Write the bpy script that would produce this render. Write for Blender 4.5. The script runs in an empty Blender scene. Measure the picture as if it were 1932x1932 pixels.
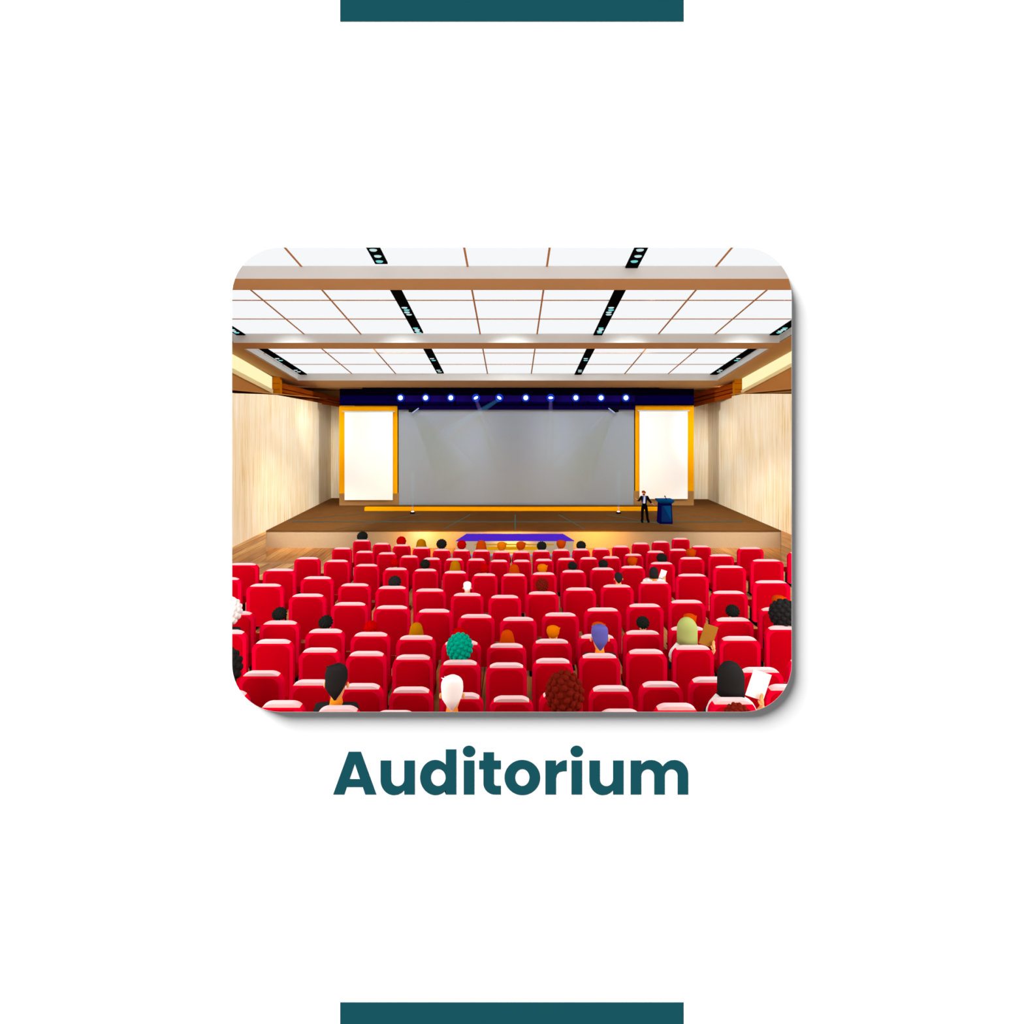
import bpy, bmesh, math, random
from mathutils import Vector, Matrix
random.seed(7)
C = bpy.context.scene.collection
SC = bpy.context.scene
F, CX, HY, H = 914.0, 966.0, 785.0, 7.2      # focal length in px, principal point, eye height above the hall floor

# ------------------------------------------------------------------ camera, world, sun, unseen fill lights, exposure
cam = bpy.data.cameras.new('camera'); camo = bpy.data.objects.new('camera', cam); C.objects.link(camo)
camo.location = (0, 0, H); camo.rotation_euler = (math.pi/2, 0, 0)
cam.sensor_width = 36; cam.lens = F/1932*36; cam.shift_y = -(966-HY)/1932; cam.clip_start = 0.05; cam.clip_end = 200
SC.camera = camo
SC.view_settings.view_transform = 'Standard'; SC.view_settings.look = 'None'
SC.view_settings.exposure = 0.0; SC.view_settings.gamma = 1.0
w = bpy.data.worlds.new('world'); SC.world = w; w.use_nodes = True
w.node_tree.nodes['Background'].inputs[0].default_value = (1, 1, 1, 1)
w.node_tree.nodes['Background'].inputs[1].default_value = 0.17

def light(name, kind, loc, to, energy, color=(1, 1, 1), **kw):
    l = bpy.data.lights.new(name, kind); l.energy = energy; l.color = color
    for k, v in kw.items(): setattr(l, k, v)
    o = bpy.data.objects.new(name, l); C.objects.link(o); o.location = loc
    o.rotation_euler = (Vector(to)-Vector(loc)).to_track_quat('-Z', 'Y').to_euler()
    return o
light('sun', 'SUN', (-6, -4, 14), (-6+1.75, -4+1.0, 14-2.12), 9.0, angle=0.46)
A = dict(shape='RECTANGLE')
for sx in (-1, 1):
    light('side_house_light', 'AREA', (sx*6.6, 3.9, H-.6), (sx*3.5, 12, H-1.6), 385, size=8, size_y=3.0, **A)  # unseen fill added to brighten the chair backs
    light('cross_fill', 'AREA', (sx*11.0, 6.0, H+1.5), (-sx*9, 30, H-1.5), 480, size=5, size_y=5, **A)  # unseen fill added to brighten the opposite side wall
light('house_light', 'AREA', (0, 3.6, H+3.0), (0, 12, H-.5), 230, size=20, size_y=2.6, **A)  # unseen fill added behind the front wall, above the opening
light('house_light', 'AREA', (0, 10.5, H+5.6), (0, 13, H-4.0), 90, size=24, size_y=2.5, **A)  # unseen overhead fill added for the seat rows
for X_, en in ((-11, 2600), (-5.5, 2600), (0, 3100), (5.8, 2600), (11.6, 2600)):
    light('stage_fill', 'SPOT', (X_, 18.9, H+5.0), (X_, 33.8, H-2.6), en*1.22, (.88, .95, 1), spot_size=.68, spot_blend=.8, shadow_soft_size=.3)  # unseen spot added behind the beam to brighten screen and stage
for sx in (-1, 1):
    light('stage_side_fill', 'SPOT', (sx*9.5+.5, 19.2, H+4.9), (sx*12.0+.5, 28.8, H-6.2), 11500, (1, .97, .9), spot_size=.6, spot_blend=1, shadow_soft_size=.3)  # unseen spot added to brighten the outer stage floor

for sx in (-1, 1):
    light('wall_fill', 'SPOT', (-sx*10, 25.9, H+3.6), (sx*14, 29.8, H-2.2), 10800, (.93, .98, 1), spot_size=1.0, spot_blend=1, shadow_soft_size=.3)  # unseen spot added to brighten the side wall across the hall

for sx in (-1, 1):
    light('corner_fill', 'SPOT', (sx*10.2, 26.0, H+3.4), (sx*14.4, 36.0, H-3.0), 2600, (.95, .98, 1), spot_size=.55, spot_blend=1, shadow_soft_size=.25)  # unseen spot added to lift the dim back corners

# ------------------------------------------------------------------ helpers
def P(x, y, Y): return Vector(((x-CX)*Y/F, Y, H+(HY-y)*Y/F))
def lin(c):
    if isinstance(c, str): c = [int(c[i:i+2], 16)/255 for i in (0, 2, 4)]
    return tuple((v/12.92 if v <= .04045 else ((v+.055)/1.055)**2.4) for v in c)
MATS = {}
def mat(name, col, k=1.0, rough=.85, spec=0.0, vary=.04, scale=6, metal=0):
    if name in MATS: return MATS[name]
    m = bpy.data.materials.new(name); m.use_nodes = True; nt = m.node_tree
    b = nt.nodes['Principled BSDF']; c = [min(v*k, .98) for v in lin(col)]
    b.inputs['Roughness'].default_value = rough; b.inputs['Specular IOR Level'].default_value = spec; b.inputs['Metallic'].default_value = metal
    if vary:
        n = nt.nodes.new('ShaderNodeTexNoise'); n.inputs['Scale'].default_value = scale
        t = nt.nodes.new('ShaderNodeTexCoord'); nt.links.new(t.outputs['Object'], n.inputs['Vector'])
        r = nt.nodes.new('ShaderNodeMix'); r.data_type = 'RGBA'
        r.inputs[6].default_value = (*[v*(1-vary) for v in c], 1); r.inputs[7].default_value = (*[min(1, v*(1+vary)) for v in c], 1)
        nt.links.new(n.outputs['Fac'], r.inputs[0]); nt.links.new(r.outputs[2], b.inputs['Base Color'])
    else: b.inputs['Base Color'].default_value = (*c, 1)
    MATS[name] = m; return m
def emit(name, col, s):
    if name in MATS: return MATS[name]
    m = bpy.data.materials.new(name); m.use_nodes = True; nt = m.node_tree
    b = nt.nodes['Principled BSDF']; c = (*lin(col), 1)
    b.inputs['Base Color'].default_value = (0, 0, 0, 1); b.inputs['Roughness'].default_value = 1
    b.inputs['Specular IOR Level'].default_value = 0
    b.inputs['Emission Color'].default_value = c; b.inputs['Emission Strength'].default_value = s
    MATS[name] = m; return m
def streaks(name, cols, stretch, scale=3.0, planks=None, k=1.0, gloss=0.0):
    """wood: a noise stretched along one axis, coloured by a ramp; optional plank joints across x"""
    m = bpy.data.materials.new(name); m.use_nodes = True; nt = m.node_tree; N = nt.nodes.new; L = nt.links.new
    b = nt.nodes['Principled BSDF']; b.inputs['Roughness'].default_value = .45 if gloss else .9
    b.inputs['Specular IOR Level'].default_value = gloss
    t = N('ShaderNodeTexCoord'); mp = N('ShaderNodeMapping'); mp.inputs['Scale'].default_value = stretch
    L(t.outputs['Object'], mp.inputs['Vector'])
    n = N('ShaderNodeTexNoise'); n.inputs['Scale'].default_value = scale; n.inputs['Detail'].default_value = 6; n.inputs['Roughness'].default_value = .65
    L(mp.outputs[0], n.inputs['Vector'])
    n2 = N('ShaderNodeTexNoise'); n2.inputs['Scale'].default_value = .35; L(t.outputs['Object'], n2.inputs['Vector'])
    mx = N('ShaderNodeMath'); mx.operation = 'MULTIPLY_ADD'; mx.inputs[1].default_value = .35
    ad = N('ShaderNodeMath'); ad.operation = 'SUBTRACT'; L(n2.outputs['Fac'], ad.inputs[0]); ad.inputs[1].default_value = .5
    L(ad.outputs[0], mx.inputs[0]); L(n.outputs['Fac'], mx.inputs[2])
    fac = mx.outputs[0]
    if planks:
        sx = N('ShaderNodeSeparateXYZ'); L(t.outputs['Object'], sx.inputs[0])
        dv = N('ShaderNodeMath'); dv.operation = 'DIVIDE'; L(sx.outputs[0], dv.inputs[0]); dv.inputs[1].default_value = planks
        fl = N('ShaderNodeMath'); fl.operation = 'FLOOR'; L(dv.outputs[0], fl.inputs[0])
        wn = N('ShaderNodeTexWhiteNoise'); wn.noise_dimensions = '1D'; L(fl.outputs[0], wn.inputs['W'])
        m2 = N('ShaderNodeMath'); m2.operation = 'MULTIPLY_ADD'; L(wn.outputs['Value'], m2.inputs[0]); m2.inputs[1].default_value = .26
        L(fac, m2.inputs[2]); s2 = N('ShaderNodeMath'); s2.operation = 'SUBTRACT'; L(m2.outputs[0], s2.inputs[0]); s2.inputs[1].default_value = .13
        fac = s2.outputs[0]
    r = N('ShaderNodeValToRGB'); L(fac, r.inputs['Fac'])
    e = r.color_ramp.elements
    while len(e) < len(cols): e.new(.5)
    for i, (p, c) in enumerate(cols): e[i].position = p; e[i].color = (*[min(.98, v*k) for v in lin(c)], 1)
    out = r.outputs['Color']
    if planks:
        fr = N('ShaderNodeMath'); fr.operation = 'FRACT'; L(dv.outputs[0], fr.inputs[0])
        lt = N('ShaderNodeMath'); lt.operation = 'LESS_THAN'; L(fr.outputs[0], lt.inputs[0]); lt.inputs[1].default_value = .045
        mm = N('ShaderNodeMix'); mm.data_type = 'RGBA'; L(lt.outputs[0], mm.inputs[0]); L(out, mm.inputs[6])
        mm.inputs[7].default_value = (*lin('5A3418'), 1); out = mm.outputs[2]
    L(out, b.inputs['Base Color']); MATS[name] = m; return m

class MB:
    def __init__(s): s.v = []; s.f = []
    def add(s, vs, fs):
        n = len(s.v); s.v += [tuple(v) for v in vs]; s.f += [tuple(i+n for i in f) for f in fs]; return s
    def box(s, x0, x1, y0, y1, z0, z1):
        return s.add([(x0,y0,z0),(x1,y0,z0),(x1,y1,z0),(x0,y1,z0),(x0,y0,z1),(x1,y0,z1),(x1,y1,z1),(x0,y1,z1)],
                     [(0,3,2,1),(4,5,6,7),(0,1,5,4),(1,2,6,5),(2,3,7,6),(3,0,4,7)])
    def prism(s, pts, d):                                  # polygon + extrusion vector
        n = len(pts); d = Vector(d); q = [Vector(p) for p in pts]
        return s.add(q+[p+d for p in q], [tuple(range(n)), tuple(range(2*n-1, n-1, -1))]+[(i, n+i, n+(i+1) % n, (i+1) % n) for i in range(n)])
    def loft(s, rings):                                    # list of equal rings, capped
        n = len(rings[0]); vs = [p for r in rings for p in r]; fs = []
        for k in range(len(rings)-1):
            for i in range(n): a, b = k*n+i, k*n+(i+1) % n; fs.append((a, b, b+n, a+n))
        fs += [tuple(range(n-1, -1, -1)), tuple(range((len(rings)-1)*n, len(rings)*n))]
        return s.add(vs, fs)
    def ell(s, rows, n=20, c=(0, 0)):                      # rows of (z, rx, ry[, yc[, xc]]): an elliptic loft
        R = []
        for r in rows:
            z, rx, ry = r[:3]; yc = r[3] if len(r) > 3 else 0; xc = r[4] if len(r) > 4 else 0
            R.append([(c[0]+xc+rx*math.cos(a), c[1]+yc+ry*math.sin(a), z) for a in [2*math.pi*i/n for i in range(n)]])
        return s.loft(R)
    def tube(s, a, b, r0, r1=None, n=14):
        a, b = Vector(a), Vector(b); r1 = r0 if r1 is None else r1; d = (b-a).normalized()
        u = d.orthogonal().normalized(); v = d.cross(u)
        ring = lambda p, r: [p+u*r*math.cos(t)+v*r*math.sin(t) for t in [2*math.pi*i/n for i in range(n)]]
        return s.loft([ring(a, r0), ring(b, r1)])
    def ball(s, c, r, sub=2, sc=(1, 1, 1)):
        bm = bmesh.new(); bmesh.ops.create_icosphere(bm, subdivisions=sub, radius=1)
        bm.verts.index_update()
        s.add([(c[0]+v.co.x*r*sc[0], c[1]+v.co.y*r*sc[1], c[2]+v.co.z*r*sc[2]) for v in bm.verts], [[v.index for v in f.verts] for f in bm.faces]); bm.free(); return s
    def mesh(s, name, m, smooth=False):
        me = bpy.data.meshes.new(name); me.from_pydata(s.v, [], s.f); me.update()
        bm = bmesh.new(); bm.from_mesh(me); bmesh.ops.recalc_face_normals(bm, faces=bm.faces); bm.to_mesh(me); bm.free()
        me.materials.append(m)
        if smooth: me.shade_smooth()
        return me
    def obj(s, name, m, parent=None, smooth=False, **kw):
        return link(name, s.mesh(name, m, smooth), parent, **kw)
def link(name, me, parent=None, label=None, cat=None, group=None, kind=None):
    o = bpy.data.objects.new(name, me); C.objects.link(o); o.parent = parent
    if label: o['label'] = label
    if cat: o['category'] = cat
    if group: o['group'] = group
    if kind: o['kind'] = kind
    return o
def thing(name, loc, label, cat, group=None):
    o = link(name, None, None, label, cat, group); o.location = loc; return o
def struct(name, mb, m, parent=None, **kw): return mb.obj(name, m, parent, kind='structure' if parent is None else None, **kw)
def quad(mb, pts, d): return mb.prism(pts, d)

K = 0.92       # overall reflectance trim for the hall's light level
teal = mat('teal_paint', '17545E', .92, vary=.02)
white_wall = mat('white_wall_paint', 'FFFFFF', vary=0)
crimson = mat('crimson_fabric', 'E60032', K); redpanel = mat('deep_red_fabric', 'BB0015', K)
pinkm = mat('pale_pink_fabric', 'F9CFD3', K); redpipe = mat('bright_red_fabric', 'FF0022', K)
darkred = mat('dark_red_fabric', '960008', K)
brown = mat('brown_wood_ceiling', 'D2A878', K, vary=.06, scale=.6); brown_wall = mat('brown_wood_wall', 'B87A40', K, vary=.08, scale=.6); greyface = mat('grey_plaster', 'CDCECC', K, vary=.05, scale=.8)
black = mat('black_metal', '0A0A0C', 1); navy = mat('navy_cloth', '06003C', 1.0); nearblack = mat('blue_black_cloth', '010012', 1.0)
purple_navy = mat('indigo_band', '17085C', 1.0)
yellow = mat('amber_yellow_paint', 'FFB000', K, vary=0); whitec = mat('white_fabric', 'FFFFFF', 1.0, vary=0); rodm = mat('pale_grey_metal', 'CFCFCF', K)
grey_screen = mat('grey_screen', '9AA4B0', K, vary=.01)
stage_top_m = streaks('brown_stage_boards', [(.3, '624020'), (.7, '704A26')], (1.2, 6, 1), 1.2, k=K)
stage_face_m = mat('beige_stage_face', 'C9B290', K); base_m = mat('brown_base_paint', 'A67B48', K)
wall_wood = streaks('pale_birch_veneer', [(.28, 'E2BE80'), (.42, 'F4DEB4'), (.56, 'FAECCF'), (.72, 'FFFAEA')], (5, 5, .12), 2.6, k=.97)
floor_wood = streaks('oak_floor_boards', [(.2, '7E4A26'), (.45, 'B5793F'), (.6, 'C98F50'), (.85, 'E3BC7C')], (6, .35, 1), 2.0, planks=.45, k=1.02, gloss=.15)
redwood = streaks('red_brown_panelling', [(.3, '8A340A'), (.7, 'B4540F')], (.5, .5, 9), 1.0, k=K)
orangem = mat('orange_wood', 'CE7A08', K)

# ------------------------------------------------------------------ front wall with its rounded opening, rim, bars, lettering
D = 2.0; S = F/D
def W(x, y, Y=D): return Vector(((x-CX)/S, Y, H+(HY-y)/S))
def rrect(x0, y0, x1, y1, r, n=14):
    out = []
    for cx, cy, a0 in ((x1-r, y1-r, 0), (x0+r, y1-r, 90), (x0+r, y0+r, 180), (x1-r, y0+r, 270)):
        for i in range(n+1):
            a = math.radians(a0+90*i/n); out.append((cx+r*math.cos(a), cy+r*math.sin(a)))
    return out
hole = rrect(438, 467, 1493.5, 1343, 90)
def wall_sheet():
    mb = MB(); n = len(hole); X0, X1, Z0, Z1 = -16.2, 17.7, 0.0, 14.6
    inner = [W(x, y) for x, y in hole]; cx, cz = W(966, 905).x, W(966, 905).z
    outer = []
    for p in inner:                                        # cast each point of the opening out to a rectangle
        dx, dz = p.x-cx, p.z-cz
        t = min([((X1-cx)/dx if dx > 0 else (X0-cx)/dx) if abs(dx) > 1e-6 else 1e9, ((Z1-cz)/dz if dz > 0 else (Z0-cz)/dz) if abs(dz) > 1e-6 else 1e9])
        outer.append(Vector((cx+dx*t, D, cz+dz*t)))
    corners = [Vector((X1, D, Z0)), Vector((X0, D, Z0)), Vector((X0, D, Z1)), Vector((X1, D, Z1))]
    mb.v = [tuple(p) for p in inner+outer+corners]
    for i in range(n):
        j = (i+1) % n; f = [i, j, n+j, n+i]
        a, b = outer[i], outer[j]
        if abs(a.x-b.x) > 1e-5 and abs(a.z-b.z) > 1e-5:
            k = min(range(4), key=lambda q: (corners[q]-a).length+(corners[q]-b).length)
            f = [i, j, n+j, 2*n+k, n+i]
        mb.f.append(tuple(f))
    return mb
fw = struct('wall_front', wall_sheet(), white_wall)
# thin rim added to cast the drop shadow round the opening, its faces running towards the eye
rim = MB(); t_h = .036
def toward(p, d): e = Vector((0, 0, H)); return e+(p-e)*((D-d)/D)
outr = rrect(437.75, 466.75, 1493.75, 1343.25, 90.25)
a = [W(x, y) for x, y in hole]; b = [W(x, y) for x, y in outr]
n = len(a); rim.v = [tuple(p) for p in a+[toward(p, t_h) for p in a]+[toward(p, t_h) for p in b]+b]
for k in range(3):
    for i in range(n): j = (i+1) % n; rim.f.append((k*n+i, k*n+j, (k+1)*n+j, (k+1)*n+i))
struct('shadow_rim', rim, white_wall, fw)
for nm, y0, y1, lab in (('teal_bar', -8, 40.5, 'flat teal bar along the top edge of the white wall, above the opening'),
                        ('teal_bar', 1891, 1940, 'flat teal bar low on the white wall, below the teal lettering')):
    mb = MB(); p, q = W(642, y0), W(1289.5, y1); mb.box(p.x, q.x, D-.0008, D+.0005, q.z, p.z)
    mb.obj(nm, teal, label=lab, cat='wall bar', group='teal bars on the white wall')
sign = thing('wall_lettering', W(963, 1499), 'large bold teal word Auditorium mounted on the white wall under the opening', 'sign')
def arc(cx, cy, rx, ry, a0, a1, n=14): return [(cx+rx*math.cos(math.radians(a0+(a1-a0)*i/n)), cy+ry*math.sin(math.radians(a0+(a1-a0)*i/n))) for i in range(n+1)]
def U(x): return [[(x, 240)]+arc(x+133, 440, 133, 150, 180, 90)+[(x+175, 585), (x+210, 568), (x+240, 540), (x+240, 584), (x+346, 584), (x+346, 240), (x+240, 240)]+arc(x+173, 430, 67, 70, 0, 180)+[(x+106, 240)]]
def I(x): return [[(x, 240), (x, 584), (x+107, 584), (x+107, 240)], arc(x+53, 147, 63, 58, 0, 350, 36)]
letters = [(610, [[(100, 584), (257, 151), (380, 151), (537, 584), (425, 584), (400, 508), (237, 508), (212, 584)], [(319, 270), (265, 428), (372, 428)]]),
 (610, U(580)),
 (610, [[(1240, 127), (1346, 127), (1346, 584), (1240, 584), (1240, 540)]+arc(1134, 412, 154, 178, 46, 314, 40)+[(1240, 285)], arc(1163.5, 412, 75, 86, 0, 350, 36)]),
 (610, I(1422)),
 (610, [[(1621, 156), (1727, 156), (1727, 240), (1797, 240), (1797, 328), (1727, 328)]+arc(1757, 466, 30, 30, 180, 90, 6)+[(1797, 496), (1797, 584), (1740, 584)]+arc(1735, 470, 114, 114, 90, 180, 12)+[(1621, 328), (1578, 328), (1578, 240), (1621, 240)]]),
 (960, [arc(136, 412, 180, 178, 0, 354, 59), arc(136, 412, 73, 86, 0, 350, 36)]),
 (960, [[(370, 240), (477, 240), (477, 297), (495, 273), (520, 253), (550, 240), (585, 236), (585, 348), (545, 349), (510, 357), (486, 380), (477, 420), (477, 584), (370, 584)]]),
 (960, I(634)), (960, U(815)),
 (960, [[(1233, 240), (1340, 240), (1340, 282), (1362, 261), (1388, 244), (1415, 237), (1443, 235), (1480, 240), (1515, 255), (1540, 275), (1558, 299), (1578, 275), (1605, 253), (1640, 238), (1678, 235)]+arc(1678, 380, 137, 145, -80, 0, 12)+[(1815, 584), (1709, 584)]+arc(1643.5, 394, 65.5, 66, 0, -180, 14)+[(1578, 584), (1472, 584)]+arc(1406, 394, 66, 66, 0, -180, 14)+[(1340, 584), (1233, 584)]])]
for ox, loops in letters:
    cu = bpy.data.curves.new('letter', 'CURVE'); cu.dimensions = '2D'; cu.fill_mode = 'BOTH'; cu.extrude = .0004
    for lp in loops:
        q = [W(ox+x/5.367, 1390+y/5.367) for x, y in lp]; sp = cu.splines.new('POLY'); sp.points.add(len(q)-1)
        for i, p in enumerate(q): sp.points[i].co = (p.x-sign.location.x, p.z-sign.location.z, 0, 1)
        sp.use_cyclic_u = True
    tmp = bpy.data.objects.new('tmp', cu); C.objects.link(tmp); bpy.context.view_layer.update()
    me = bpy.data.meshes.new_from_object(tmp.evaluated_get(bpy.context.evaluated_depsgraph_get())); bpy.data.objects.remove(tmp)
    me.transform(Matrix.Rotation(math.pi/2, 4, 'X')); me.transform(Matrix.Translation((0, -.0004, 0))); me.materials.clear(); me.materials.append(teal)
    link('letter', me, sign)

# ------------------------------------------------------------------ hall floor, side and back walls
ZF = lambda Y: H-3.47-.0763*Y                                # seating plane
mb = MB(); prof = [(2.0, ZF(2)), (15.2, ZF(15.2)), (24, 0), (40, 0)]
for (y0, z0), (y1, z1) in zip(prof, prof[1:]): mb.add([(-16.2, y0, z0), (17.7, y0, z0), (17.7, y1, z1), (-16.2, y1, z1)], [(0, 1, 2, 3)])
mb.add([(-16.2, 2, -.3), (17.7, 2, -.3), (17.7, 40, -.3), (-16.2, 40, -.3)], [(0, 1, 2, 3)])
struct('floor', mb, floor_wood)
PLAT = H-3.70
mb = MB().box(-5.2, 5.2, 3.2, 5.16, ZF(4.2)-.05, PLAT); struct('floor_riser', mb, floor_wood)
def wall_path(name, pts, m, top2=None, side=1, th=.12):
    mb = MB(); vs = []
    for x, y, t in pts: vs += [(x, y, -.2), (x, y, t)]
    mb.add(vs, [(2*i, 2*i+2, 2*i+3, 2*i+1) for i in range(len(pts)-1)]); return struct(name, mb, m)
XW = lambda Y: -13.42-.034*(Y-26.4)
wall_path('wall_left', [(XW(2), 2, 8.4), (XW(23.4), 23.4, 8.30), (XW(26.4), 26.4, 8.39), (XW(27.7), 27.7, 8.41), (XW(36.9), 36.9, 8.05), (-12.0, 36.9, 8.0)], wall_wood)
wall_path('wall_right', [(14.72, 2, 8.55), (14.72, 24, 8.30), (14.72, 26.4, 8.41), (14.72, 30.9, 8.62), (14.72, 36.4, 8.28), (12.5, 36.4, 7.97)], wall_wood)
yl = (H-6.24-3.73)/-.0763
Yr = 15.2+8.8*(6.24-4.63)/2.57                               # where the raked floor reaches the height of the side landings
ZL = H-6.24-.012
mb = MB()
mb.prism([(-16.2, Yr, ZL), (-.5077*Yr, Yr, ZL), (-.5077*26.38, 26.38, ZL), (-16.2, 26.38, ZL)], (0, 0, -.9))
mb.prism([(17.6, Yr, ZL), (.5558*Yr, Yr, ZL), (.5558*26.38, 26.38, ZL), (17.6, 26.38, ZL)], (0, 0, -.9))
struct('floor_landing', mb, floor_wood)
mb = MB().box(-16.2, 17.7, 37.6, 37.7, -.2, 11.5); struct('wall_back', mb, brown_wall)
ZB = lambda Y: 15.41-.186*Y
mb = MB()
for x in (-15.52, 15.2):
    s = 1 if x > 0 else -1
    mb.prism([(x, 2, 8.45), (x, 37.6, 8.5), (x, 37.6, 10.6), (x, 30.95, 10.6), (x, 2, 15.6)], (s*.08, 0, 0))
mb.box(-15.8, -15.6, 2, 37.6, -.2, 8.6); mb.box(15.6, 15.8, 2, 37.6, -.2, 8.8); mb.box(14.7, 15.7, 2, 37.6, 8.62, 8.7); mb.box(-15.7, -13.5, 2, 37.6, 8.45, 8.5)
struct('wall_upper', mb, brown_wall)
# ceiling: raised luminous bays, beams, side soffits
ceil = link('ceiling', None, kind='structure')
XL, XR = -14.0, 13.45
bays = [(9.0, 17.5), (18.4, 24.36), (25.27, 31.66)]
panel_m = emit('luminous_ceiling_panel', 'F5F7F9', 1.0)
thin = mat('thin_joint_strip', 'C08A5E', K)
ceil_sheet = MB()
for y0, y1 in bays:
    ceil_sheet.prism([(XL, y0-.5, ZB(y0-.5)+.46), (XR, y0-.5, ZB(y0-.5)+.46), (XR, y1+.02, ZB(y1)+.46), (XL, y1+.02, ZB(y1)+.46)], (0, 0, .03))
o = ceil_sheet.obj('luminous_panel', panel_m, ceil)
def beam(y0, y1, nm):
    mb = MB().prism([(XL, y0, ZB(y0)), (XR, y0, ZB(y0)), (XR, y1, ZB(y1)), (XL, y1, ZB(y1))], (0, 0, .02)); return mb.obj(nm, brown, ceil)
for (a0, a1), (b0, b1) in zip(bays, bays[1:]): beam(a1, b0, 'beam')
beam(31.66, 33.5, 'beam')
for y0, y1 in bays:                                         # grey faces closing each bay
    mb = MB().box(XL, XR, y1-.01, y1+.03, ZB(y1)+.003, ZB(y1)+.47); mb.obj('beam_face', greyface, ceil)
    mb = MB()
    for x in (XL, XR):
        mb.prism([(x, y0, ZB(y0)+.02), (x, y1, ZB(y1)+.02), (x, y1, ZB(y1)+.47), (x, y0, ZB(y0)+.47)], (.03 if x > 0 else -.03, 0, 0))
    mb.obj('bay_side', greyface, ceil)
mb = MB()
mb.prism([(XL, 2, ZB(2)), (XL, 33.5, ZB(33.5)), (-15.5, 33.5, ZB(33.5)+.2), (-15.5, 2, ZB(2)+.2)], (0, 0, .05))
mb.prism([(XR, 2, ZB(2)), (XR, 33.5, ZB(33.5)), (15.2, 33.5, ZB(33.5)+.2), (15.2, 2, ZB(2)+.2)], (0, 0, .05))
mb.prism([(-16, 2, 14.6), (17, 2, 14.6), (17, 9, 14.3), (-16, 9, 14.3)], (0, 0, .05))
mb.box(-15.6, 15.3, 33.45, 37.6, ZB(33.5), ZB(33.5)+.05)
mb.obj('side_soffit', brown, ceil)
mb = MB(); jx = [-10.45, -7.6, -1.6, 1.26, 7.36, 10.2]
for bi, (y0, y1) in enumerate(bays):
    for x in jx:
        mb.prism([(x-.035, y0, ZB(y0)+.43), (x+.035, y0, ZB(y0)+.43), (x+.035, y1, ZB(y1)+.43), (x-.035, y1, ZB(y1)+.43)], (0, 0, .02))
    for yy in ([], [20.37, 22.4], [27.37, 29.57])[bi]:
        mb.prism([(XL, yy-.03, ZB(yy-.03)+.435), (XR, yy-.03, ZB(yy-.03)+.435), (XR, yy+.03, ZB(yy+.03)+.435), (XL, yy+.03, ZB(yy+.03)+.435)], (0, 0, .02))
mb.obj('panel_joint', thin, ceil)
# black lighting channels with lamp clusters
lampw = emit('cool_lamp_glass', 'CFEFF0', .9); lampc = emit('cyan_lamp_glass', '7FE6E6', .9)
bayn = ['nearest', 'middle', 'farthest']; chn = ['far left', 'left centre', 'right centre', 'far right']
for bi, (y0, y1) in enumerate(bays):
    for ci, x in enumerate((-13.6, -4.62, 4.3, 13.15)):
        if bi == 0 and ci in (0, 3): continue
        ye = y1-(.35 if ci == 1 else .05); ys = y0 if bi else 13
        t = thing('lighting_channel', (x, (ys+ye)/2, ZB((ys+ye)/2)+.36), 'black lighting channel in the %s ceiling bay, %s' % (bayn[bi], chn[ci]), 'ceiling light', 'black lighting channels in the ceiling')
        L0 = t.location
        m_ = MB().prism([Vector((x-.22, ys, ZB(ys)+.36))-L0, Vector((x+.22, ys, ZB(ys)+.36))-L0, Vector((x+.22, ye, ZB(ye)+.36))-L0, Vector((x-.22, ye, ZB(ye)+.36))-L0], (0, 0, .06))
        m_.obj('channel_body', black, t)
        cl = {0: [15.5, 15.85, 16.2, 16.6, 16.95], 1: [20.9, 21.15, 21.4, 21.65, 23.3, 23.5, 23.7, 23.9], 2: [28.1, 28.45, 30.5, 30.85]}[bi]
        for q, yy in enumerate(cl):
            z = ZB(yy)+.355-L0.z
            MB().ell([(z-.03, .10, .075), (z, .13, .09), (z+.01, .13, .09)], 16, c=((.02 if q % 2 else -.02), yy-L0.y)).obj('lamp', lampc if q % 3 == 1 else lampw, t)
# cove lights on the upper walls
cove_m = emit('warm_cove_lamp', 'FFF6BE', 1.0); cove_l = mat('cream_cove_shelf', 'F0DCA0', K)
for x, s, nm, za, zb, ye in ((-15.5, 1, 'left', 10.63, 9.55, 31.2), (15.2, -1, 'right', 10.75, 9.72, 31.9)):
    t = thing('cove_light', (x, 26.8, (za+zb)/2), 'long glowing warm cove light on the upper %s wall' % nm, 'wall light', 'warm cove lights')
    f = lambda z0, Y: z0-.205*(Y-26.8)
    for nm2, q0, q1, m_, d in (('lamp_strip', za, za-.82, cove_m, .05), ('shelf', za-.82, zb, cove_l, .12)):
        pts = [Vector((x, 18, f(q0, 18))), Vector((x, ye, f(q0, ye))), Vector((x, ye, f(q1, ye))), Vector((x, 18, f(q1, 18)))]
        MB().prism([p-t.location for p in pts], (s*d, 0, 0)).obj(nm2, m_, t)
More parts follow.
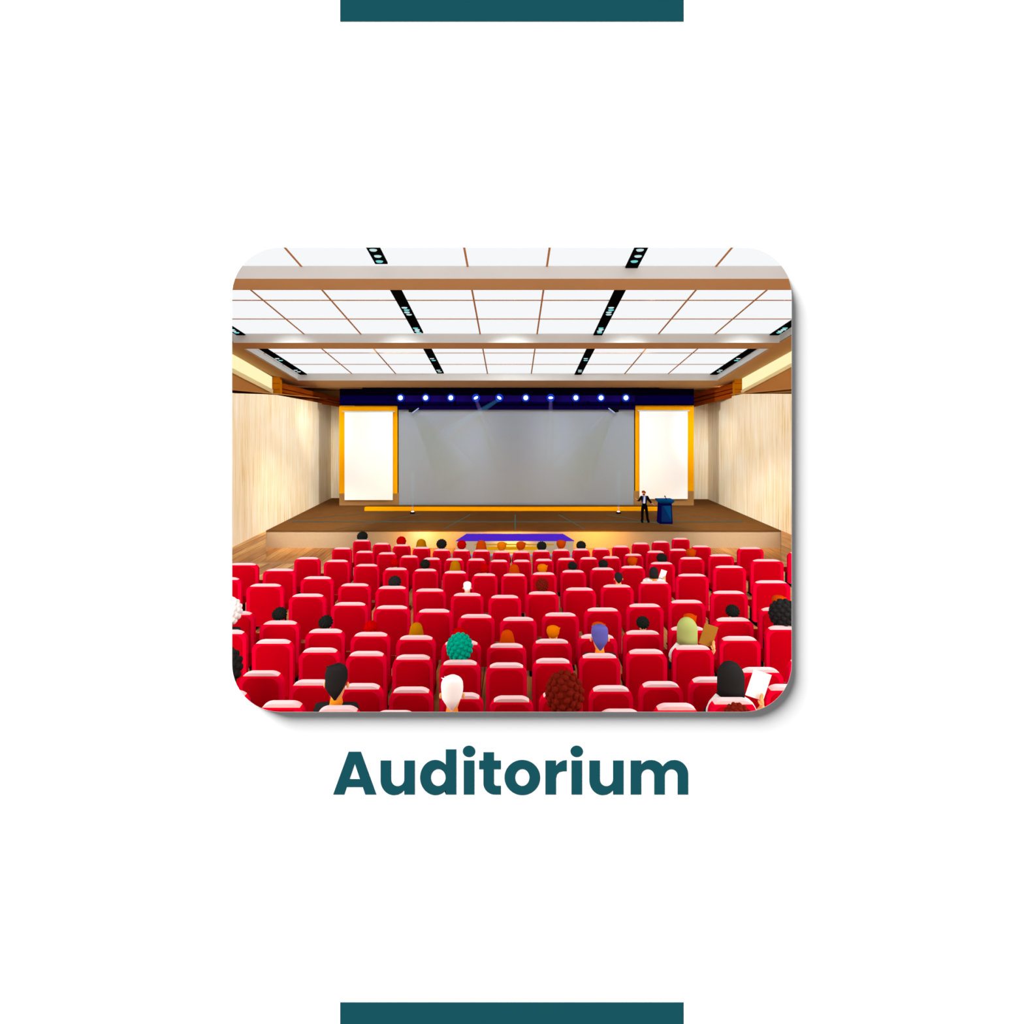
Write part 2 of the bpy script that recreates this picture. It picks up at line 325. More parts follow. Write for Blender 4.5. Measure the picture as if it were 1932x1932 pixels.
# orange posts and red wood panels beside the stage opening
for xs, xe, Ys, Ye, y0s, y0e, nm in ((527.5, 641, 31.7, 36.5, 722, 752, 'left'), (1386, 1309, 32.2, 36.2, 722, 742, 'right')):
    p = [P(xs, y0s, Ys), P(xe, y0e, Ye), P(xe, 768, Ye), P(xs, 749, Ys)]
    t = MB().prism(p, (0, .12, 0)).obj('wall_panel', redwood, label='dark red-brown wood panel above the %s wall beside the stage header' % nm, cat='wall panel', group='red-brown panels')
    for k, q in ((.35, .07), (.62, .07)):
        g = [p[0].lerp(p[3], k), p[1].lerp(p[2], k), p[1].lerp(p[2], k+q), p[0].lerp(p[3], k+q)]
        MB().prism(g, (0, -.03, 0)).obj('panel_groove', mat('groove_brown', '541800', K), t)
    xo = (512, 528) if nm == 'left' else (1386, 1401.5); Yo = 31.3 if nm == 'left' else 32.0
    q = [P(xo[0], 711, Yo), P(xo[1], 711 if nm == 'left' else 711, Yo), P(xo[1], 746, Yo), P(xo[0], 746, Yo)]
    t = MB().prism(q, (0, .3, 0)).obj('wall_post', orangem, label='short orange wood post on the %s wall at the end of the cove light' % nm, cat='post', group='orange wood posts')
    for yy in (723, 734):
        a_, b_ = P(xo[0], yy, Yo), P(xo[1], yy+1, Yo); MB().box(a_.x, b_.x, Yo-.02, Yo, b_.z, a_.z).obj('post_joint', mat('groove_orange', '9A4C00', K), t)

# ------------------------------------------------------------------ stage
ZS = H-6.24
st = thing('stage', (.6, 26.4, 0), 'wide raised stage with brown top, beige front and thin teal floor lines', 'stage')
def sp(v): return Vector(v)-st.location
mb = MB().prism([sp((-13.4, 26.4, ZS-.06)), sp((14.67, 26.4, ZS-.06)), sp((14.7, 36.38, ZS-.06)), sp((12.5, 36.38, ZS-.06)), sp((-13.74, 36.85, ZS-.06))], (0, 0, .06)); mb.obj('stage_top', stage_top_m, st)
mb = MB().prism([sp((-13.4, 26.43, 0)), sp((14.67, 26.43, 0)), sp((14.67, 26.43, ZS-.06)), sp((-13.4, 26.43, ZS-.06))], (0, .2, 0)); mb.obj('stage_front', stage_face_m, st)
tealine = emit('teal_floor_strip', '5E7A70', .55)
def onstage(x, y, dz=.004): Y = F*(6.24-dz)/(y-HY); return P(x, y, Y)
for (x0, y0), (x1, y1) in [((551, 984.3), (1401, 985)), ((541, 982), (745, 964.5)), ((633, 999), (795, 970)), ((837, 998.5), (887, 971)), ((972, 999), (972, 971)), ((1054, 971), (1104, 998.5)), ((1146, 971), (1309, 999)), ((1197, 964.5), (1400, 982.5))]:
    a_, b_ = onstage(x0, y0), onstage(x1, y1); u = (b_-a_).normalized().cross(Vector((0, 0, 1)))*(.09 if abs(y0-y1) < 1 else .035)
    MB().prism([sp(a_-u), sp(b_-u), sp(b_+u), sp(a_+u)], (0, 0, .004)).obj('floor_line', tealine, st)
# amber step in front of the screen
t = thing('low_platform', (0, 32, ZS), 'long low amber-yellow step lying on the stage in front of the grey screen', 'platform')
a_, b_ = P(687.5, 964, 31.86), P(1243, 957.5, 31.86)
MB().box(a_.x, b_.x, -.14, .14, 0, b_.z-ZS).obj('yellow_front', yellow, t)
MB().box(a_.x, b_.x, .14, .9, 0, b_.z-ZS-.02).obj('deck', mat('deck_brown', '6E441E', K), t)
# entry step with purple top
t = thing('stage_step', (0, 25.9, 0), 'low glass-fronted step with glowing purple top before the stage front', 'step')
zt = P(0, 1020.3, 24.9).z
q = [P(860, 1020.3, 24.9), P(1084, 1020.3, 24.9), P(1062, 1015.2, 26.38), P(880, 1015.2, 26.38)]
for v in q: v.z = zt-.02
MB().prism([Vector((v.x*.985, v.y, 0))-t.location for v in q], (0, 0, zt-.021)).obj('front_glass', mat('pale_glass_front', 'D9D2BE', K), t)
MB().prism([v-t.location for v in q], (0, 0, .02)).obj('top', emit('purple_glow_top', '5A2BE0', .75), t)
q = [P(861, 1020.6, 24.9), P(1083, 1020.6, 24.9)]; fx0, fx1 = q[0].x, q[1].x
for z0, z1, w_ in ((.18, .28, .28), (.32, .36, .42), (.08, .11, .5)):
    MB().box(fx0*w_*1.6, fx1*w_*1.6, 24.90-25.9, 24.92-25.9, z0*zt/.45, z1*zt/.45).obj('amber_stripe', emit('amber_glow', 'FFB000', .8), t)
MB().box(fx0-.25, fx1+.25, 24.86-25.9, 24.91-25.9, 0, .05).obj('blue_edge', emit('blue_glow', '6C9BE8', .8), t)

# backdrop, screen, side frames with banners
Yb = 33.9
def rect(mb, x0, y0, x1, y1, Y, th, o=Vector((0, 0, 0))):
    a_, b_ = P(x0, y1, Y)-o, P(x1, y0, Y)-o; return mb.box(a_.x, b_.x, a_.y, a_.y+th, a_.z, b_.z)
rect(MB(), 746, 765, 1203, 952.6, Yb+.25, .06).obj('backdrop_curtain', navy, label='dark navy backdrop curtain hanging behind the grey screen', cat='curtain')
rect(MB(), 752, 773, 1196.5, 953.1, Yb, .05).obj('projection_screen', grey_screen, label='very wide plain grey projection screen at the centre back of the stage', cat='screen')
for nm, fx, fy, bx, by, rx, ry in (('left', (640, 749.5), (766, 931), (650, 741), (777.5, 943.5), (646, 744.5), (775.3, 777.6)),
                                   ('right', (1199, 1309), (765, 926.5), (1206.5, 1297.5), (776, 941.5), (1202.5, 1301), (773.5, 776))):
    t = thing('screen_surround', P((fx[0]+fx[1])/2, 953.5, Yb-.1), 'tall amber-yellow panel on a brown base at the %s of the stage' % nm, 'stage panel', 'amber side panels')
    rect(MB(), fx[0], fy[0], fx[1], fy[1], Yb-.1, .12, t.location).obj('yellow_board', yellow, t)
    rect(MB(), fx[0] if nm == 'left' else 1196.5, fy[1], fx[1] if nm == 'right' else 752, 953.6, Yb-.1, .32, t.location).obj('base', base_m, t)
    t = thing('hanging_banner', P((bx[0]+bx[1])/2, by[0], Yb-.3), 'blank white roll-down banner hanging before the %s amber panel' % nm, 'banner', 'white roll-down banners')
    rect(MB(), bx[0], by[0], bx[1], by[1], Yb-.3, .02, t.location).obj('banner_cloth', whitec, t)
    a_, b_ = P(rx[0], (ry[0]+ry[1])/2, Yb-.3)-t.location, P(rx[1], (ry[0]+ry[1])/2, Yb-.3)-t.location
    MB().tube(a_, b_, .045).obj('rod', rodm, t)
# header with lamps
Yh = 33.45
t = thing('stage_header', P(966, 752, Yh), 'long blue-black lighting header above the stage with row of lamps', 'header')
rect(MB(), 641, 733.5, 1309, 746, Yh, .3, t.location).obj('valance', nearblack, t)
rect(MB(), 684, 731.5, 1244, 733.5, Yh, .3, t.location).obj('top_rail', black, t)
rect(MB(), 641, 746, 1309, 765, Yh+.02, .28, t.location).obj('indigo_band', navy, t)
rect(MB(), 760, 746, 1198, 758, Yh, .02, t.location).obj('lit_band', purple_navy, t)
rect(MB(), 641, 762, 1309, 764.5, Yh-.03, .04, t.location).obj('rail', nearblack, t)
rect(MB(), 750, 765, 1199, 773, Yh+.1, .2, t.location).obj('lower_band', mat('deep_indigo', '0A0238', 1), t)
for i in range(7): rect(MB(), 795.5+62.6*i, 757, 798+62.6*i, 763, Yh-.05, .03, t.location).obj('hanger', nearblack, t)
core = emit('white_lamp_lens', 'FFFFFF', 3.0); halo = emit('blue_halo_glow', '1440D8', .8)
tilt = {3: (-.4, 'tilted down to the right'), 4: (.5, 'tilted down to the left'), 6: (0, 'tilted straight down')}
ordn = ['first', 'second', 'third', 'fourth', 'fifth', 'sixth', 'seventh', 'eighth', 'ninth', 'tenth', 'eleventh', 'twelfth', 'thirteenth', 'fourteenth', 'fifteenth', 'sixteenth', 'seventeenth']
for i, x in enumerate([755.5, 803, 850.5, 898, 942, 992, 1039, 1086.5, 1134, 1181]):
    p = P(x, 750.5, Yh-.3)
    lb = 'small round stage lamp with blue halo on the header, %s from the left' % ordn[i]
    l = thing('stage_lamp', p, lb, 'stage lamp', 'stage lamps on the header')
    MB().tube((0, .28, 0), (0, .04, 0), .15, .2, 20).obj('lamp_housing', nearblack, l)
    MB().tube((0, .04, 0), (0, .0, 0), .27, .25, 24).obj('halo_ring', halo, l)  # solid ring stands in for the blue glow round the lamp
    sy = .55 if i in tilt else 1
    m_ = MB().ball((0, 0, 0), .16, 2, (1, .35, sy))
    o = m_.obj('lens', core, l, smooth=True)
    if i in tilt: o.rotation_euler = (0, tilt[i][0]*1.2, 0)
def beam_volume(name, label, a_, b_, r0, r1, col, dens, par=None):
    """haze lit by a lamp: a cone holding thin scattering mist, thinning towards its far end"""
    L_ = (b_-a_).length; o = MB().ell([(0, r0, r0), (L_, r1, r1)], 28).obj(name, None, par) if False else None
    m = bpy.data.materials.new(name); m.use_nodes = True; nt = m.node_tree; nt.nodes.remove(nt.nodes['Principled BSDF'])
    v = nt.nodes.new('ShaderNodeVolumeScatter'); v.inputs['Color'].default_value = (*lin(col), 1)  # the beam's light colour is put into the mist
    tc = nt.nodes.new('ShaderNodeTexCoord'); sx = nt.nodes.new('ShaderNodeSeparateXYZ'); nt.links.new(tc.outputs['Object'], sx.inputs[0])
    mr = nt.nodes.new('ShaderNodeMapRange'); mr.inputs['From Min'].default_value = 0; mr.inputs['From Max'].default_value = L_
    mr.inputs['To Min'].default_value = dens; mr.inputs['To Max'].default_value = 0
    nt.links.new(sx.outputs[2], mr.inputs['Value']); nt.links.new(mr.outputs[0], v.inputs['Density']); nt.links.new(v.outputs[0], nt.nodes['Material Output'].inputs['Volume'])
    o = MB().ell([(0, r0, r0), (L_, r1, r1)], 28).obj(name, m, label=label, cat='light beam', group='hazy light beams')
    o['kind'] = 'stuff'
    o.location = a_; o.rotation_euler = (b_-a_).to_track_quat('Z', 'Y').to_euler(); return o
Yf = 33.3
BEAMS = [('left', 778, 810, 898), ('right', 1160, 1128, 1040)]
for nm, x, xa, xb in BEAMS:
    s = 1 if nm == 'left' else -1
    l = thing('flood_lamp', P(x, 770, Yf), 'black angled flood lamp hanging at the upper %s corner of the screen' % nm, 'flood lamp', 'black flood lamps')
    o = l.location
    pts = [P(x-7*s, 773, Yf-.2)-o, P(x-7*s, 777.5, Yf-.2)-o, P(x-1.5*s, 778, Yf-.2)-o, P(x+11*s, 769, Yf-.2)-o, P(x+5*s, 768.5, Yf-.2)-o, P(x-4*s, 770.5, Yf-.2)-o]
    MB().prism(pts, (0, .4, 0)).obj('lamp_housing', black, l)
    MB().tube(P(x-11*s, 762.5, 33.46)-o, P(x-9*s, 769, Yf)-o, .04).tube(P(x-9*s, 769, Yf)-o, P(x-4*s, 772, Yf)-o, .04).obj('bracket', black, l)
    g = [P(x-1*s, 778.3, Yf-.15)-o, P(x+11*s, 769.6, Yf-.15)-o, P(x+10.5*s, 771, Yf-.15)-o, P(x-.5*s, 779.5, Yf-.15)-o]
    MB().prism(g, (0, .3, 0)).obj('lamp_glass', emit('pale_blue_lamp_glass', 'A9BEF5', .9), l)
    beam_volume('light_beam', 'wide pale lavender beam falling from the %s flood lamp' % nm, P(x+6*s, 776, Yf-.25), P(xa+56*s, 905, 31.9), .22, 1.5, 'B9B0FF', .75)
beam_volume('light_beam', 'narrow violet beam slanting down from the fourth header lamp', P(898, 754, Yf-.4), P(948, 885, Yf-.6), .12, .36, 'A088FF', 1.4)
beam_volume('light_beam', 'blue beam slanting down-left from the fifth header lamp', P(941, 754, Yf-.5), P(826, 826, Yf-1), .12, .36, '4AA8FF', 1.6)
beam_volume('light_beam', 'narrow violet beam dropping straight from the seventh header lamp', P(1039, 755, Yf-.4), P(1038, 888, Yf-.6), .12, .36, 'A088FF', 1.4)
for x, nm in ((778.5, 'left'), (1167, 'right')):
    p = onstage(x, 968.5); p.z = ZS
    l = thing('floor_uplight', p, 'small dark floor uplight at the %s of the stage casting a blue beam' % nm, 'uplight', 'floor uplights')
    MB().ell([(0, .17, .12), (.05, .15, .1), (.10, .09, .08)], 18).obj('lamp_base', nearblack, l)
    MB().ell([(.10, .1, .07), (.13, .08, .06)], 16).obj('lens', core, l)
    tp = P(x, 886, p.y)
    beam_volume('light_beam', 'slim blue beam rising from the %s floor uplight' % nm, p+Vector((0, 0, .15)), tp, .06, .17, '58B8FF', 3)
    light('uplight_lamp', 'SPOT', p+Vector((0, 0, .14)), p+Vector((0, 0, 3)), 90, (.1, .5, 1), spot_size=.16, spot_blend=.3, shadow_soft_size=.03)
# added spots without fixtures, for the amber and white glow on the stage front
for X_ in (-4.5, 0, 4.5): light('front_amber', 'SPOT', (X_, 24.3, 1.6), (X_, 26.4, .75), 520, (1, .52, .05), spot_size=2.2, spot_blend=1, shadow_soft_size=.2)
light('front_white', 'SPOT', (-4.95, 25.2, 1.25), (-4.95, 26.4, .65), 60, (.8, .95, 1), spot_size=1.4, spot_blend=1, shadow_soft_size=.1)

# lectern
lp = P(1254, 986.5, 28.3); lp.z = ZS; navyb = mat('dark_blue_lacquer', '0A0646', 1.0); blu = mat('blue_lacquer', '05437A', 1.0); inner_b = mat('mid_blue_lacquer', '0A2C66', 1.0)
t = thing('lectern', lp, 'dark blue lectern with flared top standing on the stage beside the speaker', 'lectern')
u = 28.3/F
def sq(z, hw, hd): return [(-hw, -hd, z), (hw, -hd, z), (hw, hd, z), (-hw, hd, z)]
MB().loft([sq(0, 12*u, .3), sq(.06, 12*u, .3), sq(38*u, 10.5*u, .27)]).obj('body', navyb, t)
MB().loft([sq(38*u, 10.5*u, .27), sq(41*u, 14*u, .36), sq(44.5*u, 14.6*u, .38)]).obj('top', blu, t)
MB().prism([(-9*u, -.305, 4*u), (9.6*u, -.305, 4*u), (8.8*u, -.285, 34*u), (-8.3*u, -.285, 34*u)], (0, -.012, 0)).obj('front_panel', inner_b, t)
MB().prism([(-6*u, -.31, 34*u), (8.6*u, -.305, 34*u), (9.4*u, -.32, 6*u)], (0, -.012, 0)).obj('sheen_wedge', blu, t)  # lighter blue triangle painted as a sheen on the front
mic = thing('microphone', lp+Vector((3*u, 0, 44.5*u)), 'small dark microphone on a short stem on the lectern top', 'microphone')
MB().ell([(0, .06, .05), (.03, .05, .04), (.05, .03, .03)], 14).tube((0, 0, .03), (-.05, 0, .12), .018, .016).obj('stem', navyb, mic)
MB().tube((-.05, 0, .11), (-.09, 0, .2), .025, .04).obj('capsule', navyb, mic)

# ------------------------------------------------------------------ figures grown from a skeleton
def grow(name, verts, edges, m, parent, sub=1):
    me = bpy.data.meshes.new(name); me.from_pydata([v[0] for v in verts], edges, [])
    o = bpy.data.objects.new(name, me); C.objects.link(o)
    o.modifiers.new('s', 'SKIN')
    sd = me.skin_vertices[0].data
    for i, v in enumerate(verts):
        r = v[1]; sd[i].radius = (r, r) if not isinstance(r, tuple) else r
    sd[0].use_root = True
    s = o.modifiers.new('u', 'SUBSURF'); s.levels = sub; s.render_levels = sub
    bpy.context.view_layer.update()
    m2 = bpy.data.meshes.new_from_object(o.evaluated_get(bpy.context.evaluated_depsgraph_get()))
    bpy.data.objects.remove(o); m2.materials.clear(); m2.materials.append(m); m2.shade_smooth()
    return link(name, m2, parent)
class Sk:
    def __init__(s): s.v = []; s.e = []
    def n(s, p, r, par=None):
        s.v.append((tuple(p), r)); i = len(s.v)-1
        if par is not None: s.e.append((par, i))
        return i
    def chain(s, par, pts):
        for p, r in pts: par = s.n(p, r, par)
        return par
def hand(sk, wrist, d, up, sc=1.0, thumb=1, curl=.3):
    """palm and five fingers, from the wrist node, fingers along d, thumb towards up"""
    d = Vector(d).normalized(); up = Vector(up); up = (up-d*up.dot(d)).normalized(); nrm = d.cross(up)
    wp = Vector(sk.v[wrist][0])
    palm = sk.n(wp+d*.055*sc, .027*sc, wrist); pp = wp+d*.055*sc
    for k, L_ in ((1.4, .062), (.5, .072), (-.4, .066), (-1.3, .05)):
        b_ = pp+up*.013*k*sc+d*.028*sc
        i = sk.n(b_, .0095*sc, palm); c_ = b_+(d*math.cos(curl)+nrm*math.sin(curl))*L_*.5*sc
        i = sk.n(c_, .009*sc, i); sk.n(c_+(d*math.cos(curl*2.2)+nrm*math.sin(curl*2.2))*L_*.5*sc, .0075*sc, i)
    b_ = wp+d*.03*sc+up*.022*sc
    i = sk.n(b_, .012*sc, palm); i = sk.n(b_+(d+up*.9).normalized()*.03*sc, .0105*sc, i); sk.n(b_+(d*1.5+up*.8).normalized()*.062*sc, .008*sc, i)

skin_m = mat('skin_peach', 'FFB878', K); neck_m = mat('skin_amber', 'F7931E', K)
hair_cols = {'black': '1D211E', 'charcoal black': '262626', 'red': 'B00000', 'golden brown': 'A86C00', 'orange': 'D67200', 'auburn': 'B84000', 'white': 'FFFFFF', 'teal': '00A085', 'purple': '5F5DAE', 'olive green': 'A8B56A', 'maroon': '701A10'}
HM = {k: mat('hair_'+k.replace(' ', '_'), v, K) for k, v in hair_cols.items()}
shirt_cols = {'black': '262626', 'white': 'F4F4F4', 'grey': '55585A'}
SM = {k: mat('shirt_'+k, v, K) for k, v in shirt_cols.items()}
trouser_m = mat('dark_trousers', '2A2A34', K)
def fib(n):
    g = math.pi*(3-5**.5); return [(math.cos(g*i)*math.sqrt(1-z*z), math.sin(g*i)*math.sqrt(1-z*z), z) for i in range(n) for z in [1-2*(i+.5)/n]]
def hair_mesh(style, w, h):
    """origin at the hair's top; z runs down to -h; the wearer faces +y"""
    mb = MB(); r = w/2
    if style == 'curly':
        mb.ball((0, 0, -r*.95), r*.9, 3, (1, 1, .95))
        for x, y, z in fib(70): mb.ball((x*r*.88, y*r*.88, -r*.95+z*r*.83), r*.15, 1)
    elif style == 'round':
        mb.ball((0, 0, -r), r*.94, 3)
        for x, y, z in fib(46): mb.ball((x*r*.84, y*r*.84, -r+z*r*.84), r*.2, 1)
    elif style == 'afro':
        sz = h/w; mb.ball((0, 0, -r*sz), r*.88, 3, (1, .95, sz))
        for x, y, z in fib(84): mb.ball((x*r*.85, y*r*.81, -r*sz+z*r*.86*sz), r*.165, 2)
    elif style == 'bob':
        mb.ell([(0, .1*r, .1*r), (-.05*r, .36*r, .34*r), (-.2*r, .6*r, .55*r), (-.5*r, .76*r, .7*r), (-.9*r, .83*r, .78*r), (-1.3*r, .92*r, .8*r), (-1.75*r, 1.0*r, .78*r), (-2.0*r, .98*r, .74*r), (-2.1*r, .7*r, .6*r)], 24)
    elif style == 'quiff':
        mb.ell([(0, .2*r, .2*r), (-.04*r, .5*r, .4*r), (-.22*r, .82*r, .66*r), (-.6*r, .93*r, .8*r), (-1.0*r, .88*r, .8*r), (-1.35*r, .68*r, .7*r), (-1.6*r, .5*r, .52*r), (-2.2*r, .48*r, .5*r)], 24, c=(-.04*r, 0))
        mb.add([(.35*r, -.3*r, -.1*r), (1.0*r, -.05*r, -.2*r), (.8*r, -.3*r, -.75*r), (.35*r, .4*r, -.15*r), (.7*r, .35*r, -.6*r), (1.0*r, .05*r, -.32*r)], [(0, 1, 2), (3, 4, 5), (0, 3, 5, 1), (1, 5, 4, 2), (0, 2, 4, 3)])
    elif style == 'pointed':
        rows = [(0, .5), (.02, .72), (.06, .86), (.15, .97), (.28, 1.0), (.42, .97), (.55, .86), (.68, .66), (.8, .44), (.9, .22), (.97, .1), (1.0, .03)]
        R = []
        for tt, q in rows:
            d_ = .85*math.sqrt(max(0, 1-((tt-.42)/.60)**2)) if tt < .99 else .4
            yc = -.06*r-(.28*r*max(0, tt-.45)/.55); dep = r*max(.1, d_)*(1 if tt < .5 else 1-(tt-.5)*1.1)
            R.append((-h*tt, q*r, dep if tt < .5 else max(.06*r, dep*.62), yc if tt < .5 else -.52*r*(1-(tt-.5)*.35)+(-.0)))
        mb.ell(R, 24)
        if h > 1.4*w: mb.tube((-.55*r, 0, -.25*r), (-.98*r, -.05*r, .0), .16*r, .02*r, 8).tube((-.4*r, 0, -.2*r), (-.7*r, -.05*r, .12*r), .16*r, .02*r, 8)
    elif style == 'dome':
        rows = [(0, .12), (.02, .35), (.08, .6), (.18, .8), (.28, .93), (.4, 1.0), (.7, 1.0), (1.0, 1.0)]
        mb.ell([(-h*t_ if t_ < .41 else -h*t_, q*r, q*r*.9) for t_, q in rows], 32)
    return mb
SEAT = .42
def seated(base, sit, w, h, style, hcol, shirt, label, raise_to=None, xoff=0.0):
    """a figure on a seat: base is the floor point under the hips; sit = seat to crown; w, h = hair size"""
    t = thing('seated_person', base, label, 'person', 'seated audience')
    z0 = SEAT+.04; top = z0-.04+sit-.0
    hw = {'curly': .84, 'round': .84, 'afro': .5, 'bob': .72, 'quiff': .8, 'pointed': .97, 'dome': .8}[style]*w
    hh = {'curly': .98*w, 'round': .98*w, 'afro': .72*h, 'bob': 1.0*w, 'quiff': 1.1*w, 'pointed': 1.02*h, 'dome': .98*h}[style]
    htop = top-(.012 if style != 'afro' else .22*h); chin = htop-hh; hc = (htop+chin)/2
    sh = min(chin-.035, top-.2); sh = max(sh, .22+z0); k = min(1.0, max(.75, (sh-z0)/.46)); sw = .175*(1 if w > .17 else .8)
    sk = Sk()
    pel = sk.n((0, .02, z0+.08), (.13, .10))
    ch = sk.chain(pel, [((0, .0, z0+.08+(sh-z0-.08)*.45), (.115, .085)), ((0, 0, sh-.07), (.11, .072))])
    nb = sk.n((0, 0, sh-.005), (.048, .046), ch)
    sk.chain(nb, [((0, .005, max(chin+.01, sh+.02)), (.044, .044)), ((0, .015, chin+hh*.28), (hw*.40, hw*.42)), ((0, .01, chin+hh*.58), (hw*.5, hw*.5)), ((0, 0, chin+hh*.84), (hw*.36, hw*.38))])
    arms = Sk(); hands = []
    for s in (-1, 1):
        shd = (s*sw, 0, sh-.045); el = (s*(sw+.03), .05, sh-.27*k-.02); wr = (s*.11, .17, z0+.14)
        if raise_to and s > 0:
            wr = Vector(raise_to); el = (max(sw+.06, (sw+wr.x)/2+.02), .09, min(sh-.17, wr.z-.16))
            i = sk.chain(ch, [(shd, .042), (el, .038), (tuple(wr), .026)]); hand(sk, i, (-.05, .08, 1), (-.75, -.35, .2), .95, curl=.15)
        else:
            i = sk.chain(ch, [(shd, .042), (el, .036), (wr, .026)]); hand(sk, i, (-s*.2, 1, -.15), (-s*.6, 0, 1), .9, curl=.35)
        j = sk.chain(pel, [((s*.09, .1, z0+.065), .075), ((s*.09, .34, z0+.03), .052), ((s*.09, .36, .24), .046), ((s*.09, .35, .08), .034), ((s*.10, .44, .035), .03)])
    if style == 'pointed' : pass
    grow('body', sk.v, sk.e, skin_m if style != 'dome' else skin_m, t)
    if style == 'pointed':
        for s in (-1, 1): MB().ball((s*hw*.53, .0, top-h*.57), .17*w*.8, 2, (.5, .5, 1.0)).obj('ear', skin_m, t, smooth=True)
    if style in ('pointed', 'dome'):
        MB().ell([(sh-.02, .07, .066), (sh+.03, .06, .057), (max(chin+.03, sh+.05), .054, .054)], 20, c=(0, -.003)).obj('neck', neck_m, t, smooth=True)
    # shirt: torso and sleeves a little larger than the body
    s2 = Sk(); p_ = s2.n((0, .02, z0+.07), (.14, .11)); c2 = s2.chain(p_, [((0, 0, z0+.08+(sh-z0-.08)*.45), (.127, .097)), ((0, 0, sh-.06), (.15, .1))]); s2.n((0, 0, sh+.02), (.08, .076), c2)
    for s in (-1, 1):
        el = Vector((s*(sw+.03), .05, sh-.27*k-.02)); wv = Vector((s*.11, .17, z0+.14))
        if raise_to and s > 0: el = Vector((max(sw+.06, (sw+raise_to[0])/2+.02), .09, min(sh-.17, raise_to[2]-.16)))
        a_ = Vector((s*sw, 0, sh-.042)); puff = .075 if shirt == 'white' else .066
        s2.chain(c2, [(a_, puff), (a_.lerp(el, .55), puff-.01), (a_.lerp(el, .8 if shirt == 'white' else 1.0), .055)]+([(el.lerp(wv, .5), .05), (el.lerp(wv, .92), .042)] if shirt != 'white' and style != 'afro' else []))
    grow('shirt', s2.v, s2.e, SM[shirt], t)
    s3 = Sk(); p_ = s3.n((0, .03, z0+.06), (.145, .105))
    for s in (-1, 1): s3.chain(p_, [((s*.09, .1, z0+.065), .085), ((s*.09, .34, z0+.03), .062), ((s*.09, .36, .24), .055), ((s*.09, .35, .11), .047)])
    grow('trousers', s3.v, s3.e, trouser_m, t)
    o = hair_mesh(style, w, h).obj('hair', HM[hcol], t, smooth=True); o.location = (0, .01, top)
    return t

# ------------------------------------------------------------------ chairs: one modelled, the rest copied with their parts
CW, CH = .5, .93
RX, RY = .30*CW, .27*CW
def halfw(z, top=CH, hw=CW/2, rx=RX, ry=RY, bot=.10, rb=.03):
    if z > top-ry: q = (z-(top-ry))/ry; return hw-rx+rx*math.sqrt(max(0, 1-q*q))
    if z < bot+rb: q = (bot+rb-z)/rb; return hw-rb+rb*math.sqrt(max(0, 1-q*q))
    return hw
def slab(z0, z1, y0, y1, bev=0.0, **kw):
    top = kw.get('top', CH); ry = kw.get('ry', RY); bot = kw.get('bot', .10); rb = kw.get('rb', .03)
    zs = {z0, z1}
    for i in range(13):
        for zz in (top-ry+ry*math.sin(math.pi/2*i/12), bot+rb-rb*math.sin(math.pi/2*i/6 if i < 7 else 0)):
            if z0 < zz < z1: zs.add(zz)
    zs = sorted(zs); pts = [(halfw(z, **kw), z) for z in zs]
    out = [(x, z) for x, z in pts]+[(-x, z) for x, z in reversed(pts)]
    out = [p for i, p in enumerate(out) if i == 0 or (abs(p[0]-out[i-1][0])+abs(p[1]-out[i-1][1])) > 1e-5]
    if abs(out[0][0]-out[-1][0])+abs(out[0][1]-out[-1][1]) < 1e-5: out.pop()
    mb = MB(); cz = (z0+z1)/2
    f = lambda y, k: [(x*(1-k/(CW/2)), y, cz+(z-cz)*(1-k/max(.1, (z1-z0)/2))) for x, z in out]
    if bev: mb.loft([f(y0, bev), f(y0+bev, 0), f(y1-bev, 0), f(y1, bev)])
    else: mb.loft([f(y0, 0), f(y1, 0)])
    return mb
TH = .06
def make_chair():
    t = thing('auditorium_chair', (0, 0, 0), 'red auditorium chair', 'chair', 'red auditorium chairs')
    slab(.10, CH-.052, 0, TH).obj('backrest', crimson, t)
    slab(CH-.052, CH-.036, -.001, TH).obj('piping', redpipe, t)
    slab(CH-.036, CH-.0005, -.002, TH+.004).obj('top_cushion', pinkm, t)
    slab(.12, CH-.062, -.008, .002, top=CH-.058, hw=CW/2-.05, rx=.22*CW, ry=.2*CW, bot=.115).obj('back_panel', redpanel, t)
    slab(.46, CH-.07, TH, TH+.03, bev=.01, top=CH-.065, hw=CW/2-.03, bot=.45).obj('back_cushion', darkred, t)
    mb = MB(); R = []
    for y, g in ((TH+.005, .0), (TH+.02, .012), (TH+.33, .012), (TH+.36, 0), (TH+.37, -.02)):
        hw = CW/2-.03+g; R.append([(-hw, y, .34-g*.3), (hw, y, .34-g*.3), (hw, y, .40+g), (-hw, y, .40+g)])
    mb.loft(R).obj('seat', darkred, t)
    for s in (-1, 1):
        MB().box(s*(CW/2-.075)-.015, s*(CW/2-.075)+.015, .03, .06, 0, .12).box(s*(CW/2-.075)-.015, s*(CW/2-.075)+.015, .06, .34, .30, .345).box(s*(CW/2-.075)-.015, s*(CW/2-.075)+.015, .29, .32, 0, .32).box(s*(CW/2-.075)-.02, s*(CW/2-.075)+.02, .01, .36, 0, .02).obj('leg', black, t)
    return t
proto = make_chair(); first = True
def place_chair(loc, sx, sz, label):
    global first
    if first: r = proto; first = False
    else:
        r = proto.copy(); C.objects.link(r)
        for ch in list(proto.children):
            c = ch.copy(); C.objects.link(c); c.parent = r
    r.location = loc; r.scale = (sx, 1, sz); r['label'] = label; return r
